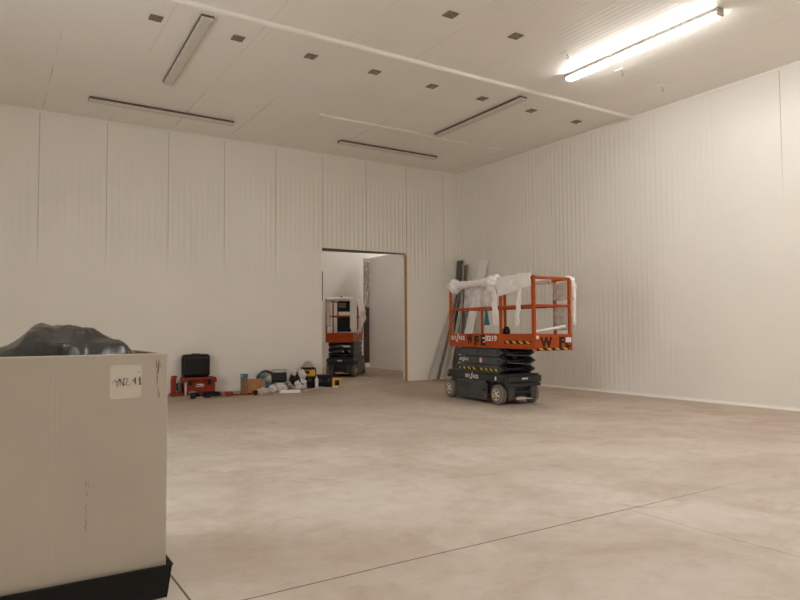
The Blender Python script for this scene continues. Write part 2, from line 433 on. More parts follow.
lamp_tree('unlit batten lamp along the back wall at the left', 1.38, 11.98, 3.89, 12.02)
lamp_tree('unlit batten lamp along the back wall above the doorway', 6.17, 12.05, 8.66, 12.05)
lamp_tree('unlit batten lamp running between the two white ceiling strips', 7.68, 8.08, 7.68, 10.60)
lamp_tree('brightly lit batten lamp on the ceiling by the right wall', 7.62, 4.50, 7.62, 7.04, True)
lamp_tree('lit batten lamp on the ceiling behind the viewer, nearer the lit one', 7.62, .95, 7.62, 3.50, True)
lamp_tree('lit batten lamp on the ceiling behind the viewer, at the front wall', 7.62, -2.6, 7.62, -.05, True)
lamp_tree('added unseen batten lamp above the viewer, fill for the left side', 2.3, .8, 2.3, 3.35, True)  # unseen lamp added as fill for the left floor and wall
lamp_tree('lit batten lamp in the space beyond the doorway', 12.0, 15.8, 12.0, 18.2, 3, 'lamps beyond the doorway')

lamp_tree('added unseen batten lamp brightening the space above the far lift', 7.0, 15.2, 7.0, 17.6, 2, 'lamps beyond the doorway')  # unseen lamp added to brighten the space beyond the doorway

# ------------------------------------------------------------------ ceiling plates
def plate(label, x, y, mp='plate', group='square plates on the ceiling'):
    root = empty('ceiling_plate', label, 'plate', (x, y, HC), 0, group)
    MB().span((-.08, -.08, -.012), (.08, .08, -.0005), bev=.003).build('base_plate', mp, root)
    m = MB(); m.lathe([(0, -.014), (.022, -.014), (.022, -.028), (.010, -.028), (.010, -.05), (0, -.05)], (0, 0, 0), seg=6, smooth=False)
    m.lathe([(.010, -.012), (.034, -.0125), (.034, -.015), (.010, -.0155)], (0, 0, 0), seg=12); m.build('bolt', 'bolt', root)
    return root
rowA = [1.733, 2.804, 3.892, 4.973, 6.067, 7.137, 8.301, 9.498]
lab = ['dark square ceiling plate left of the wide unlit lamp, leftmost of its row',
       'dark square ceiling plate just right of the wide unlit lamp',
       'dark square ceiling plate, third from the left behind the long white strip',
       'dark square ceiling plate, fourth from the left behind the long white strip',
       'dark square ceiling plate, fifth from the left behind the long white strip',
       'dark square ceiling plate just left of the lamp between the white strips',
       'dark square ceiling plate just right of the lamp between the white strips',
       'dark square ceiling plate nearest the right wall, behind the long white strip']
p0 = plate(lab[0], rowA[0], 8.45)
for i in range(1, 8): copy_tree(p0, None, (rowA[i], 8.45 + .016 * i, HC), lab[i])
copy_tree(p0, None, (4.864, 6.41, HC), 'dark square ceiling plate at the top of the photo, in front of the white strip')
copy_tree(p0, None, (5.983, 6.43, HC), 'dark square ceiling plate left of the lit lamp, in front of the white strip')
def hook(label, x, y):
    root = empty('ceiling_hook', label, 'hook', (x, y, HC), 0, 'white hook plates by the lit lamp')
    MB().span((-.07, -.07, -.010), (.07, .07, -.0005), bev=.003).build('base_plate', 'trim', root)
    MB().tube([(0, 0, -.008), (0, 0, -.03), (.022, 0, -.045), (.03, 0, -.065), (.012, 0, -.085), (-.014, 0, -.078)], .006, 8).build('hook_wire', 'bolt', root)
    return root
h0 = hook('white ceiling hook plate at the left end of the lit lamp', 6.993, 6.454)
copy_tree(h0, None, (8.186, 6.446, HC), 'white ceiling hook plate just right of the lit lamp')
copy_tree(h0, None, (9.299, 6.539, HC), 'white ceiling hook plate close to the right wall')

# ------------------------------------------------------------------ scissor lift
def hazard(m, o, ux, uy, L, h, n, mats, base=0):
    """black tape with slanted marks; mats = material slots cycled over the marks"""
    m.prism([(0, 0), (L, 0), (L, h), (0, h)], o, ux, uy, .0015, base)
    nrm = Vector(ux).cross(Vector(uy)).normalized() * .0012
    p = L / n
    for k in range(n):
        x = p * (k + .18)
        m.prism([(x + .30 * p, h * .12), (x + .75 * p, h * .12), (x + .42 * p, h * .88), (x - .03 * p, h * .88)], Vector(o) + nrm, ux, uy, .0015, mats[k % len(mats)])

def maker_logo(m, o, ux, uy, h, mi=0):
    ux, uy, o = Vector(ux), Vector(uy), Vector(o)
    text_bm(m, 'SKY', o, ux, uy, h, .0015, mi, h * .025)
    text_bm(m, 'ACK', o + ux * h * 2.62, ux, uy, h, .0015, mi, h * .025)
    n = ux.cross(uy) * .001
    m.prism([(h * 1.86, -h * .45), (h * 2.12, -h * .45), (h * 2.66, h * 1.15), (h * 2.40, h * 1.15)], o - n, ux, uy, .003, mi)
    m.prism([(h * 1.62, -h * .12), (h * 1.98, -h * .45), (h * 2.12, -h * .30), (h * 1.80, h * .10)], o - n, ux, uy, .003, mi)

def wheel(root, x, y, side):
    w = MB(); t = .115
    w.lathe([(.098, 0), (.150, .004), (.162, .018), (.164, .05), (.164, .07), (.162, t - .018), (.150, t - .004), (.098, t)], (0, 0, 0), (0, 1, 0), 32)
    wo = w.build('wheel', 'tyre', root, (x, y - t / 2, .164))
    hb = MB(); y0 = -.004 if side < 0 else t + .004; s = 1 if side < 0 else -1
    hb.lathe([(.100, y0 + s * .030), (.100, y0 + s * .006), (.092, y0), (.080, y0 + s * .012), (.052, y0 + s * .014), (.048, y0 - s * .004), (.030, y0 - s * .010), (.026, y0 - s * .022), (0, y0 - s * .022)], (0, 0, 0), (0, 1, 0), 28)
    ho = hb.build('hub', 'hub', wo)
    for k in range(5):
        nb = MB()
        a = k * 2 * math.pi / 5 + .3
        nb.lathe([(0, y0 + s * .002), (.017, y0 + s * .002), (.017, y0 + s * .014)], (math.cos(a) * .067, 0, math.sin(a) * .067), (0, 1, 0), 10)
        nb.build('hub_hole', 'black', wo)
    nb = MB()
    nb.lathe([(0, y0 - s * .024), (.016, y0 - s * .024), (.016, y0)], (0, 0, 0), (0, 1, 0), 10)
    nb.build('hub_cap', 'black', wo)

def make_lift(label, loc, rz, ext, controls):
    root = empty('scissor_lift', label, 'scissor lift', loc, rz, 'orange scissor lifts')
    X0, X1, XE = -.72, .86, .86 + ext
    for x in (-.745, .70):
        for s in (-1, 1): wheel(root, x, s * .335, s)
    # --- chassis
    c = MB()
    c.span((-.86, -.36, .37), (.95, .36, .475), bev=.012).span((-.83, -.34, .475), (.91, .34, .505), bev=.008)
    c.span((-.55, -.255, .07), (.83, .255, .38), bev=.01).span((-.86, -.24, .10), (-.55, .24, .38), bev=.01)
    for s in (-1, 1): c.span((.30, s * .25, .10), (.52, s * .30, .37)).span((-.50, s * .25, .10), (.45, s * .36, .16))
    fr = c.build('chassis', 'blackmetal', root)
    for s in (-1, 1):
        d = MB(); d.prism([(-.50, .05), (.44, .05), (.44, .30), (.38, .375), (-.50, .375)], (0, s * .36 + (.0 if s > 0 else .0), 0), (1, 0, 0), (0, 0, 1), .022 if s < 0 else -.022)
        do = d.build('side_door', 'charcoal', root)
        v = MB()
        for k in range(6): v.span((-.44, s * .384, .24 + k * .016), (-.12, s * .388, .247 + k * .016))
        v.build('vent', 'blackmetal', do)
        v = MB(); v.span((.33, s * .383, .20), (.39, s * .386, .235), bev=.004); v.build('latch', 'black', do)
        v = MB(); v.lathe([(0, 0), (.028, 0), (.028, .002), (0, .002)], (.385, s * .384, .13), (0, s, 0), 18)
        v.build('warning_sticker', 'red', do)
        if s < 0:
            lg = MB(); maker_logo(lg, (-.25, -.3615, .395), (1, 0, 0), (0, 0, 1), .088); lg.build('lettering', 'decal', root)
            st = MB(); st.span((.63, -.3625, .395), (.67, -.360, .455), bev=.0005); st.span((-.80, -.3625, .40), (-.77, -.360, .45)); st.build('sticker', 'decal', root)
        # tie-down lugs
        l = MB(); l.span((-.80, s * .36, .40), (-.76, s * .375, .44)); l.build('tie_down', 'blackmetal', root)
        l = MB(); l.span((.82, s * .36, .40), (.86, s * .375, .44)); l.build('tie_down', 'blackmetal', root)
    # end: guards, steer bar and step
    for s in (-1, 1):
        g = MB(); g.prism([(s * .345, .37), (s * .20, .37), (s * .16, .26), (s * .19, .10), (s * .27, .08), (s * .29, .28)], (.86, 0, 0), (0, 1, 0), (0, 0, 1), .05)
        g.build('end_guard', 'charcoal', root)
    e = MB(); e.span((.95, -.33, .385), (.962, .33, .465), bev=.003).span((.89, -.36, .30), (.925, .36, .355), bev=.004)
    e.cyl((.87, -.22, .20), (.87, .22, .20), .03)
    e.build('end_plate', 'blackmetal', root)
    st = MB(); st.span((.962, -.06, .415), (.9645, .06, .445)); st.build('sticker', 'decal', root)
    k = MB(); k.span((.83, -.13, .085), (.91, .07, .125), bev=.006).span((.83, .068, .085), (.90, .24, .10), bev=.004); k.build('steer_bracket', 'hub', root)
    # ladder at the other end
    ld = MB()
    for s in (-1, 1): ld.tube([(-.90, s * .19, .10), (-.90, s * .19, .46), (-.86, s * .19, .46)], .014)
    for z in (.14, .29, .43): ld.cyl((-.90, -.19, z), (-.90, .19, z), .014)
    ld.build('ladder', 'orange', root)
    # --- scissor pack: three folded levels, inner and outer arms both sides
    for lv in range(3):
        z0 = .508 + lv * .139
        for s in (-1, 1):
            for q in range(2):
                y0 = s * (.335 - .06 * q); t = .045; sh = .05 * q + (.02 if lv == 1 else 0)
                xa, xb = -.60 + sh, .76 + sh * .8; hh = .126; dz = .010 * (1 if q else 0)
                a = MB(); a.prism([(xa, hh * .30), (xa + .05, 0), (xb - .07, 0), (xb + .05, hh * .45), (xb + .05, hh * .62), (xb - .05, hh), (xa + .03, hh), (xa, hh * .75)],
                                  (0, y0 + (0 if s < 0 else 0), z0 + dz), (1, 0, 0), (0, 0, 1), -t if s < 0 else t)
                ao = a.build('scissor_arm', 'charcoal' if (q == 0 and s < 0) else 'blackmetal', root)
                if q == 0 and s < 0:
                    if lv == 1:
                        lg = MB(); maker_logo(lg, (-.47, y0 - .0006, z0 + .045), (1, 0, 0), (0, 0, 1), .062); lg.build('lettering', 'decal', ao)
                        sk = MB(); sk.lathe([(0, 0), (.046, 0), (.046, .002), (0, .002)], (.20, y0 - .003, z0 + .062), (0, -1, 0), 24)
                        sk.lathe([(.026, .0022), (.038, .0022), (.038, .004), (.026, .004)], (.20, y0 - .003, z0 + .062), (0, -1, 0), 24, 1)
                        sk.span((.175, y0 - .009, z0 + .058), (.225, y0 - .006, z0 + .066), 1); sk.build('warning_sticker', ['decal', 'red'], ao)
                    if lv == 0:
                        hz = MB(); hazard(hz, (-.54, y0 - .0004, z0 + .028), (1, 0, 0), (0, 0, 1), .60, .05, 4, (2, 1, 1, 1)); hazard(hz, (.14, y0 - .0004, z0 + .028), (1, 0, 0), (0, 0, 1), .56, .05, 4, (2, 2, 1, 2))
                        hz.build('hazard_tape', ['black', 'yellow', 'lime'], ao)
        for x in (-.50, .10, .70):
            MB().cyl((x, -.345, z0 + .064), (x, .345, z0 + .064), .028).build('pivot_pin', 'blackmetal', root)
    rm = MB(); rm.cyl((-.35, 0, .56), (.55, 0, .74), .05).cyl((.55, 0, .74), (.72, 0, .775), .03); rm.build('lift_cylinder', 'blackmetal', root)
    # --- platform
    YN, YFa = -.375, .325
    p = MB(); p.span((X0, YN + .02, .935), (X1, YFa - .02, .965), bev=.004)
    if ext: p.span((X1 - .5, YN + .03, .968), (XE - .01, YFa - .03, .985), bev=.003)
    p.build('platform_deck', 'darksteel', root)
    def toe(xa, xb, y, out):
        m = MB(); m.span((xa, y - .012, .93), (xb, y + .012, 1.158), bev=.003)
        m.span((xa, y - .018 if out < 0 else y - .012, .93), (xb, y + .012 if out < 0 else y + .018, .955))
        return m.build('side_plate', 'orange', root)
    near = toe(X0, X1, YN, -1); toe(X0, X1, YFa, 1)
    lg = MB(); maker_logo(lg, (X0 + .06, YN - .0125, 1.055), (1, 0, 0), (0, 0, 1), .098)
    text_bm(lg, 'SJ3219', (.30, YN - .0125, 1.050), (1, 0, 0), (0, 0, 1), .115, .0015, 0, .005, .44); lg.build('lettering', 'decal', near)
    for ch, x_, z_, sz, wd in (('W', -.13, 1.00, .20, .17), ('F', .08, .97, .22, .13), ('E', .27, .975, .24, .13)):
        sp = MB(); text_bm(sp, ch, (x_, YN - .0145, z_), (1, 0, 0), (0, 0, 1), sz, .0015, 0, .010, wd); sp.build('painted_mark', 'black', near)
    if ext:
        n2 = toe(X1, XE, YN - .006, -1); toe(X1, XE, YFa + .006, 1)
        hz = MB(); hazard(hz, (X1 + .08, YN - .019, 1.005), (1, 0, 0), (0, 0, 1), .68, .055, 4, (1,)); hz.build('hazard_tape', ['black', 'yellow'], n2)
    m = MB(); m.span((XE - .012, YN - .018, .905), (XE + .012, YFa + .018, 1.158), bev=.003); ep = m.build('end_plate', 'orange', root)
    if ext:
      hz = MB(); hazard(hz, (XE + .0124, YN + .01, .912), (0, 1, 0), (0, 0, 1), .64, .042, 4, (1, 1, 2, 1)); hz.build('hazard_tape', ['black', 'yellow', 'lime'], ep)
      for ch, y_, wd in (('W', .09, .24), ('F', .445, .105), ('E', .565, .11)):
        sp = MB(); text_bm(sp, ch, (XE + .013, YN + y_, .965), (0, 1, 0), (0, 0, 1), .21, .0015, 0, .010, wd); sp.build('painted_mark', 'black', ep)
      st = MB(); st.span((XE + .015, YFa - .12, 1.03), (XE + .018, YFa - .008, 1.11)); st.span((XE + .013, YN + .0, 1.09), (XE + .015, YN + .05, 1.14)); st.build('sticker', 'decal', ep)
    m = MB(); m.span((X0 - .012, YN, .93), (X0 + .012, YFa, 1.158), bev=.003); m.build('end_plate', 'orange', root)
    # --- guard rails, one per side; posts are pieces of each rail
    ZT, ZM = 2.025, 1.60
    def rail(pts, name='guard_rail', posts=(), sq=.042):
        (xa_, ya_), (xb_, yb_) = pts
        ro = MB().bar((xa_, ya_, ZT), (xb_, yb_, ZT), sq * .9, sq, bev=.006).build(name, 'orange', root)
        MB().bar((xa_, ya_, ZM), (xb_, yb_, ZM), .032, .036, bev=.006).build('mid_rail', 'orange', ro)
        for (x, y, w) in posts:
            q = MB(); q.span((x - w / 2, y - .02, 1.10), (x + w / 2, y + .02, ZT + .018), bev=.006); q.build('post', 'orange', ro)
        return ro
    yn, yf = YN + .0, YFa - .0
    rail([(X0 + .03, yn), (X1, yn)], posts=[(X0 + .035, yn - .001, .045), (X1 - .02, yn - .002, .05)])
    rail([(X0 + .03, yf), (X1, yf)], posts=[(X0 + .035, yf + .001, .045), (.02, yf, .045)])
    rail([(X0 + .012, yn + .03), (X0 + .012, yf - .03)], 'entry_gate')
    if ext:
        rail([(X1 + .01, yn - .006), (XE - .03, yn - .006)], posts=[(XE - .03, yn - .006, .062)])
        rail([(X1 + .01, yf + .006), (XE - .03, yf + .006)], posts=[(XE - .36, yf + .004, .045), (XE - .03, yf + .006, .05)])
    else:
        rail([(XE - .03, yn), (XE - .001, yn)], 'rail_bracket', posts=[])
    rail([(XE - .02, yn + .02), (XE - .02, yf - .02)], 'end_rail', posts=[])
    cp = MB(); cp.span((XE - .045, yn - .03, ZT + .019), (XE - .012, yn + .016, ZT + .034), bev=.004); cp.build('rail_cap', 'black', root)
    if controls:
        cb = MB(); cb.span((XE - .24, -.10, 1.72), (XE - .06, .27, 2.0), bev=.02); co = cb.build('control_box', 'black', root)
        s_ = MB(); s_.span((XE - .06, -.06, 1.82), (XE - .055, .14, 1.95), bev=.001); s_.build('display', 'screen', co)
        j = MB(); j.lathe([(.03, 0), (.02, .03), (.012, .07), (.022, .10), (.022, .14), (0, .15)], (XE - .15, 0, 1.99), (0, 0, 1), 14); j.build('joystick', 'black', co)
        bx = MB(); bx.span((XE - .12, -.10, 1.18), (XE - .05, .27, 1.575), bev=.015); bx.build('document_box', 'black', root)
        ps = MB(); ps.span((XE - .045, yn + .16, 1.16), (XE - .01, yn + .195, ZT), bev=.004); ps.build('gate_post', 'orange', root)
    else:
        ho = MB(); ho.lathe([(.035, 0), (.085, .005), (.09, .02), (.085, .035), (.035, .04)], (.59, -.10, 1.20), (0, 1, 0), 24); ho.cyl((.59, -.08, .99), (.59, -.08, 1.12), .018)
        ho.build('hose_reel', 'black', root)
    return root

L1 = (7.514, 8.857, 0); A1 = math.atan2(-.997, -.08)
lift1 = make_lift('orange and black scissor lift in the open room, platform end extended', L1, A1, .84, False)
L2 = (8.40, 15.98, 0); A2 = math.atan2(-.78, -.62)
lift2 = make_lift('orange and black scissor lift seen end-on through the doorway', L2, A2, 0, True)

def on_lift(o, L, A):
    o.location = L; o.rotation_euler = (0, 0, A); return o
def foam_roll(name, label, pts, r, L, A, seed, group=None, mt='foam', cat='wrapping'):
    n = 40; P = []
    pts = [Vector(p) for p in pts]
    seg = [(c - a).length for a, c in zip(pts, pts[1:])]; tot = sum(seg)
    for i in range(n + 1):
        d = tot * i / n; k = 0
        while k < len(seg) - 1 and d > seg[k]: d -= seg[k]; k += 1
        p = pts[k].lerp(pts[k + 1], min(1, d / seg[k])); P.append(p)
    rr = [ (r if not callable(r) else r(i / n)) * (1 + .28 * noise.noise(Vector((i * .45, seed * 9.1, 1)))) for i in range(n + 1)]
    m = MB(); m.tube(P, rr, 14)
    for v in m.bm.verts: v.co += Vector((0, 1, .6)) * .018 * noise.noise(v.co * 17 + Vector((seed, 0, 0)))
    return on_lift(tag(m.build(name, mt), label, cat, group), L, A)
def drape(name, label, f, L, A, nu=24, nv=24, mt='foam', group=None, cat='wrapping', th=.004):
    m = MB(); m.grid(f, nu, nv); o = m.build(name, mt)
    s = o.modifiers.new('thickness', 'SOLIDIFY'); s.thickness = th; s.offset = 0
    return on_lift(tag(o, label, cat, group), L, A)
def nz3(x, y, z, s=1): return noise.noise(Vector((x * s, y * s, z * s)))

G = 'packing foam on the lift rails'
foam_roll('foam_wrap', 'white foam wrap rolled round the left half of the near top rail', [(-.70, -.39, 2.03), (.80, -.39, 2.03)], lambda t: .062 + .008 * math.sin(t * 9), L1, A1, 1, G)
m = MB(); m.blob((-.50, -.40, 2.01), (.24, .22, .26), 3, .25, 2.6, 4, smooth=True)
on_lift(tag(m.build('foam_bundle', 'foam'), 'white bundled foam knot at the left corner of the near rail', 'wrapping', G), L1, A1)
m = MB(); m.blob((.70, -.40, 1.99), (.34, .24, .30), 5, .35, 2.6, 4, smooth=True)
on_lift(tag(m.build('foam_bundle', 'foam'), 'white bundled foam knot at the middle post of the near rail', 'wrapping', G), L1, A1)
def f(u, v):
    x = .84 + .86 * u; a = -1.0 + 3.6 * v
    z = 2.06 + .03 * math.cos(a) - max(0, v - .35) * (.42 - .22 * u) ; y = -.44 - .02 * math.sin(a * 1.3) + .16 * max(0, .3 - v)
    w = .022 * nz3(x * 6, v * 4, 3); return Vector((x, y + w, z + .02 * nz3(x * 5, v * 2, 8)))
drape('foam_drape', 'white foam sheet draped over the near rail of the extension', f, L1, A1, 30, 24, group=G)
def f(u, v):
    x = 1.42 + .12 * (u - .5) * (1 - .25 * v) - .10 * v + .03 * nz3(v * 5, 0, 1); return Vector((x, -.435 + .02 * nz3(u * 3, v * 6, 2) + .012 * math.sin(u * 7), 1.98 - .70 * v))
drape('foam_strip', 'narrow white foam strip hanging on the near side of the extension', f, L1, A1, 8, 30, group=G)
def f(u, v):
    x = .72 + .16 * (u - .5) + .08 * v + .03 * nz3(v * 5, 0, 9); return Vector((x, -.44 + .02 * nz3(u * 3, v * 6, 5) + .015 * math.sin(u * 6), 1.98 - .68 * v))
drape('foam_strip', 'white foam strip hanging beside the middle post of the near rail', f, L1, A1, 8, 30, group=G)
def f(u, v):
    x = -.28 + .80 * u - .05 * v; return Vector((x, -.33 + .03 * nz3(x * 5, v * 5, 4), 2.0 - (.42 - .06 * nz3(x * 4, 0, 3)) * v))
drape('film_sheet', 'thin clear film hanging inside the left half of the near rail', f, L1, A1, 20, 20, 'film', G, th=.001)
foam_roll('foam_wrap', 'white foam wrap over the far end corner post of the extension', [(1.60, .345, 2.05), (1.69, .375, 2.02), (1.705, .40, 1.90), (1.705, .405, 1.30)], lambda t: .040 - .015 * t, L1, A1, 7, G)
foam_roll('foam_wrap', 'white foam wrap along the far top rail of the extension', [(.70, .34, 2.03), (1.28, .34, 2.03)], .055, L1, A1, 11, G)
foam_roll('foam_tube', 'straight white foam tube lying across the extension deck edge', [(1.60, -.33, 1.190), (1.62, .28, 1.275)], .026, L1, A1, 13, G)
def f(u, v):
    x = 1.36 + .30 * u; return Vector((x, .285 + .02 * nz3(u * 4, v * 4, 1), 1.97 - .28 * v + .02 * nz3(u * 3, v, 6)))
drape('film_sheet', 'dusty film sheet hung between top and mid rail at the far end', f, L1, A1, 16, 16, 'film2', G, th=.001)
def f(u, v):
    x = 1.37 + .31 * u; return Vector((x, .285 + .02 * nz3(u * 4, v * 5, 11), 1.58 - .36 * v + .015 * nz3(u * 3, v, 16)))
so = drape('film_sheet', 'speckled film sheet hung below the mid rail at the far end', f, L1, A1, 16, 16, 'film2', G, th=.001)
m = MB()
def f(u, v): 
    w = .05 + .15 * v
    return Vector(((.36 + (u - .5) * w + .03 * v), -.335 + .012 * math.sin(u * 9 + v * 2), 1.58 - .27 * v))
drape('cloth', 'teal cloth hanging from the mid rail of the lift', f, L1, A1, 12, 12, 'teal', None, 'cloth', .006)

# second lift's wrapping
G2 = 'packing foam on the far lift'
foam_roll('foam_wrap', 'white foam wrap along the end top rail of the far lift', [(.86, -.36, 2.05), (.87, .33, 2.05)], .045, L2, A2, 17, G2)
def f(u, v):
    x = .84 - 1.0 * u; return Vector((x, .42 + .07 * nz3(u * 6, v * 4, 1) + .10 * math.sin(v * 2.6), 2.06 - (.95 - .35 * u + .06 * nz3(u * 5, 0, 2)) * v))
drape('foam_drape', 'white foam sheet draped over the right rail of the far lift', f, L2, A2, 26, 26, group=G2)
def f(u, v):
    y = .27 + .17 * u; return Vector((.92 + .02 * nz3(u * 4, v * 5, 8), y, 2.05 - (.80 + .08 * nz3(u * 4, 0, 2)) * v))
drape('foam_strip', 'white foam strip hanging at the right end post of the far lift', f, L2, A2, 12, 26, group=G2)
def f(u, v):
    y = -.37 + .12 * u; return Vector((.90 + .02 * nz3(u * 4, v * 5, 3), y, 2.04 - (.72 + .05 * nz3(u * 4, 0, 7)) * v))
drape('film_sheet', 'clear film hanging at the left end post of the far lift', f, L2, A2, 10, 22, 'film', G2, th=.001)

# ------------------------------------------------------------------ lengths leaning in the corner
def channel(label, a, c, w, d, mt, up=(0, 1, 0), group='lengths leaning in the corner'):
    a, c = Vector(a), Vector(c); L = (c - a).length
    x = (c - a) / L; y = Vector(up) - x * Vector(up).dot(x); y.normalize(); z = x.cross(y)
    m = MB(); t = .006
    prof = [(-w / 2, 0), (w / 2, 0), (w / 2, d), (w / 2 - t, d), (w / 2 - t, t), (-w / 2 + t, t), (-w / 2 + t, d), (-w / 2, d)]
    m.prism(prof, (0, 0, 0), y, z, L)
    o = m.build('steel_channel', mt, None, a); return tag(o, label, 'channel', group)
channel('galvanised steel channel leaning in the corner, leftmost foot', (9.12, 13.03, .012), (10.02, 13.05, 2.22), .06, .03, 'steel')
channel('darker grey channel in the corner, standing in for the dark gap between two pale ones', (9.33, 12.93, .012), (10.05, 12.94, 2.25), .09, .03, 'greenish')  # coloured darker to paint the dark gap between the pale channels
channel('galvanised steel channel leaning in the corner, foot nearest the lift', (9.52, 12.80, .012), (10.08, 12.80, 2.30), .09, .03, 'steel')
m = MB(); m.bar((9.86, 12.99, .005), (10.085, 13.03, 2.97), .15, .05, (1, 0, 0), bev=.004); m.box((10.075, 12.98, 2.92), (.05, .16, .10), None, 0, .004)
tag(m.build('steel_section', 'darksteel'), 'tall dark brown beam standing in the room corner', 'steel section')
channel('tall grey green channel leaning beside the dark beam', (9.82, 12.62, .012), (10.085, 12.72, 2.84), .10, .05, 'greenish')
m = MB(); m.bar((9.42, 12.30, .005), (10.135, 12.10, 2.90), .27, .022, (1, 0, 0), bev=.003)
tag(m.build('board', 'whiteboard'), 'long white board leaning on the right wall behind the lift', 'board')

# ------------------------------------------------------------------ pallet box in front
PX0, PX1, PY0, PY1, PZ = -.48, .735, 3.235, 4.25, 1.15
root = empty('pallet_box', 'large white carton pallet box on a black tray, with a handwritten label', 'box', (.13, 3.74, 0))
def P(x, y, z): return (x - .13, y - 3.74, z)
m = MB(); t = .016
m.span(P(PX0, PY0, .05), P(PX1, PY0 + t, PZ), bev=.006); m.span(P(PX0, PY1 - t, .05), P(PX1, PY1, PZ), bev=.006)
m.span(P(PX0, PY0 + t, .05), P(PX0 + t, PY1 - t, PZ)).span(P(PX1 - t, PY0 + .004, .05), P(PX1, PY1 - t, PZ - .002), bev=.005)
ca = m.build('carton', 'carton', root)
m = MB(); q = t + .001
m.span(P(PX0 + q, PY1 - q - .006, .3), P(PX1 - q, PY1 - q, PZ + .006), bev=.002).span(P(PX1 - q - .006, PY0 + q, .3), P(PX1 - q, PY1 - q - .006, PZ - .004), bev=.002)
m.prism([(0, 0), (.24, 0), (.23, .016), (.03, .034)], P(PX1 - q - .25, PY1 - q - .012, PZ), (1, 0, 0), (0, 0, 1), .005)
m.build('inner_liner', 'cardin', root)
m = MB()
zt, zb = .158, .0
def ring(z, e): return [P(PX0 - e, PY0 - e, z), P(PX1 + e, PY0 - e, z), P(PX1 + e, PY1 + e, z), P(PX0 - e, PY1 + e, z)]
rings = [ring(.0, .004), ring(.01, .006), ring(zt - .01, .022), ring(zt, .028), ring(zt, .021), ring(.02, .0005)]
vs = [[m.bm.verts.new(p) for p in r_] for r_ in rings]
for A_, B_ in zip(vs, vs[1:]):
    for k in range(4): m.bm.faces.new((A_[k], A_[(k + 1) % 4], B_[(k + 1) % 4], B_[k]))
m.bm.faces.new(vs[0][::-1]); m.bm.faces.new(vs[-1])
m.build('tray', 'black', root)
# label with handwriting
m = MB()
rp = []
for cx, cz, a0 in ((.603, 1.084, 0), (.494, 1.086, 90), (.492, .958, 180), (.600, .962, 270)):
    for k in range(5):
        a = R(a0 + k * 22.5); rp.append((cx + .014 * math.cos(a), cz + .014 * math.sin(a)))
m.prism([(x - .13, z) for x, z in rp], (0, PY0 - 3.74 - .0002, 0), (1, 0, 0), (0, 0, 1), .0012)
lb = m.build('paper_label', 'paper', root)
m = MB()
def pen(pts, r=.0016): m.tube([(.478 + x * .0016 - .13, PY0 - 3.74 - .0015, 1.093 - y * .0016) for x, y in pts], r, 5)
# strokes read off the label (units of the label's own grid)
pen([(6, 45), (9, 43)]); pen([(12, 38), (20, 46), (26, 36)]); pen([(20, 46), (20, 58)])
pen([(26, 34), (28, 54)]); pen([(26, 34), (37, 56)]); pen([(37, 56), (38, 33)])
pen([(40, 36), (49, 35), (41, 55), (51, 53)])
pen([(70, 33), (61, 43), (67, 46), (70, 33)]); pen([(69, 40), (70, 53)])
pen([(81, 31), (82, 54)], .0026); pen([(78, 40), (84, 38)]); pen([(79, 54), (85, 53)]); pen([(78, 16), (80, 20)])
m.build('handwriting', 'ink', lb)
# scuffs and creases on the front face
random.seed(4)
m = MB()
for k in range(15):
    x = .690 + random.gauss(0, .005); z = random.uniform(.88, 1.13) if k > 8 else random.uniform(1.05, 1.13); l = random.uniform(.01, .045); w = random.uniform(.0006, .0018)
    m.span(P(x - w, PY0 - .0006, z - l / 2), P(x + w, PY0 + .0005, z + l / 2))
for k in range(20):
    x = .388 + random.gauss(0, .003); z = random.uniform(.36, .58); l = random.uniform(.006, .024)
    m.span(P(x - .001, PY0 - .0006, z - l / 2), P(x + .001, PY0 + .0005, z + l / 2))
m.build('scuff_mark', 'scuff', ca)
m = MB()
for x, z0, z1 in ((.243, .16, 1.14), (.262, .16, 1.14)): m.prism([(-.006, 0), (.006, 0), (0, -.0012)], P(x, PY0 + .0005, z0), (1, 0, 0), (0, 1, 0), z1 - z0)
m.build('crease', 'crease', ca)
# black bin bag filling the box
pr = [(-.36, 1.15), (-.10, 1.155), (.02, 1.16), (.06, 1.175), (.12, 1.20), (.18, 1.262), (.23, 1.28), (.31, 1.29), (.38, 1.287), (.43, 1.28), (.465, 1.262), (.51, 1.235), (.555, 1.225), (.60, 1.19), (.635, 1.14), (.68, 1.08)]
def prof(x):
    for (a, za), (c, zc) in zip(pr, pr[1:]):
        if a <= x <= c: return za + (zc - za) * (x - a) / (c - a)
    return pr[0][1] if x < pr[0][0] else pr[-1][1]
m = MB()
def bagf(u, v):
    # v: 0..1 wraps from the front bottom over the top to the back bottom
    x = -.36 + 1.04 * u; top = prof(x); d = Vector((x, v * 3, 0))
    a = math.pi * v; s_ = math.sin(a)
    y = 3.72 - .44 * math.copysign(abs(math.cos(a)) ** .6, math.cos(a)) * (1 - .25 * max(0, u - .8) * 5 * 0)
    z = .10 + (top - .10) * min(1, s_ ** .32 if s_ > 0 else 0)
    ridge = abs(noise.noise(Vector((x * 3.4, y * 3.4, z * 4)))) + .6 * abs(noise.noise(Vector((x * 10, y * 9, z * 9 + 4))))
    k = max(0, min(1, (z - 1.08) / .08))
    z += k * .075 * (ridge - .36) * (0.55 + .45 * s_); y += k * .05 * noise.noise(Vector((x * 9, y * 8, z * 8 + 7)))
    y = max(PY0 + .04, min(PY1 - .045, y)); return Vector((max(-.44, min(.69, x)), y, z))
random.seed(11)
NU, NV = 26, 22
jit = {}
def bagj(u, v):
    i_, j_ = round(u * NU), round(v * NV)
    du = random.uniform(-.4, .4) / NU if 0 < i_ < NU else 0; dv = random.uniform(-.4, .4) / NV if 0 < j_ < NV else 0
    return bagf(u + du, v + dv)
m.grid(bagj, NU, NV, smooth=False)
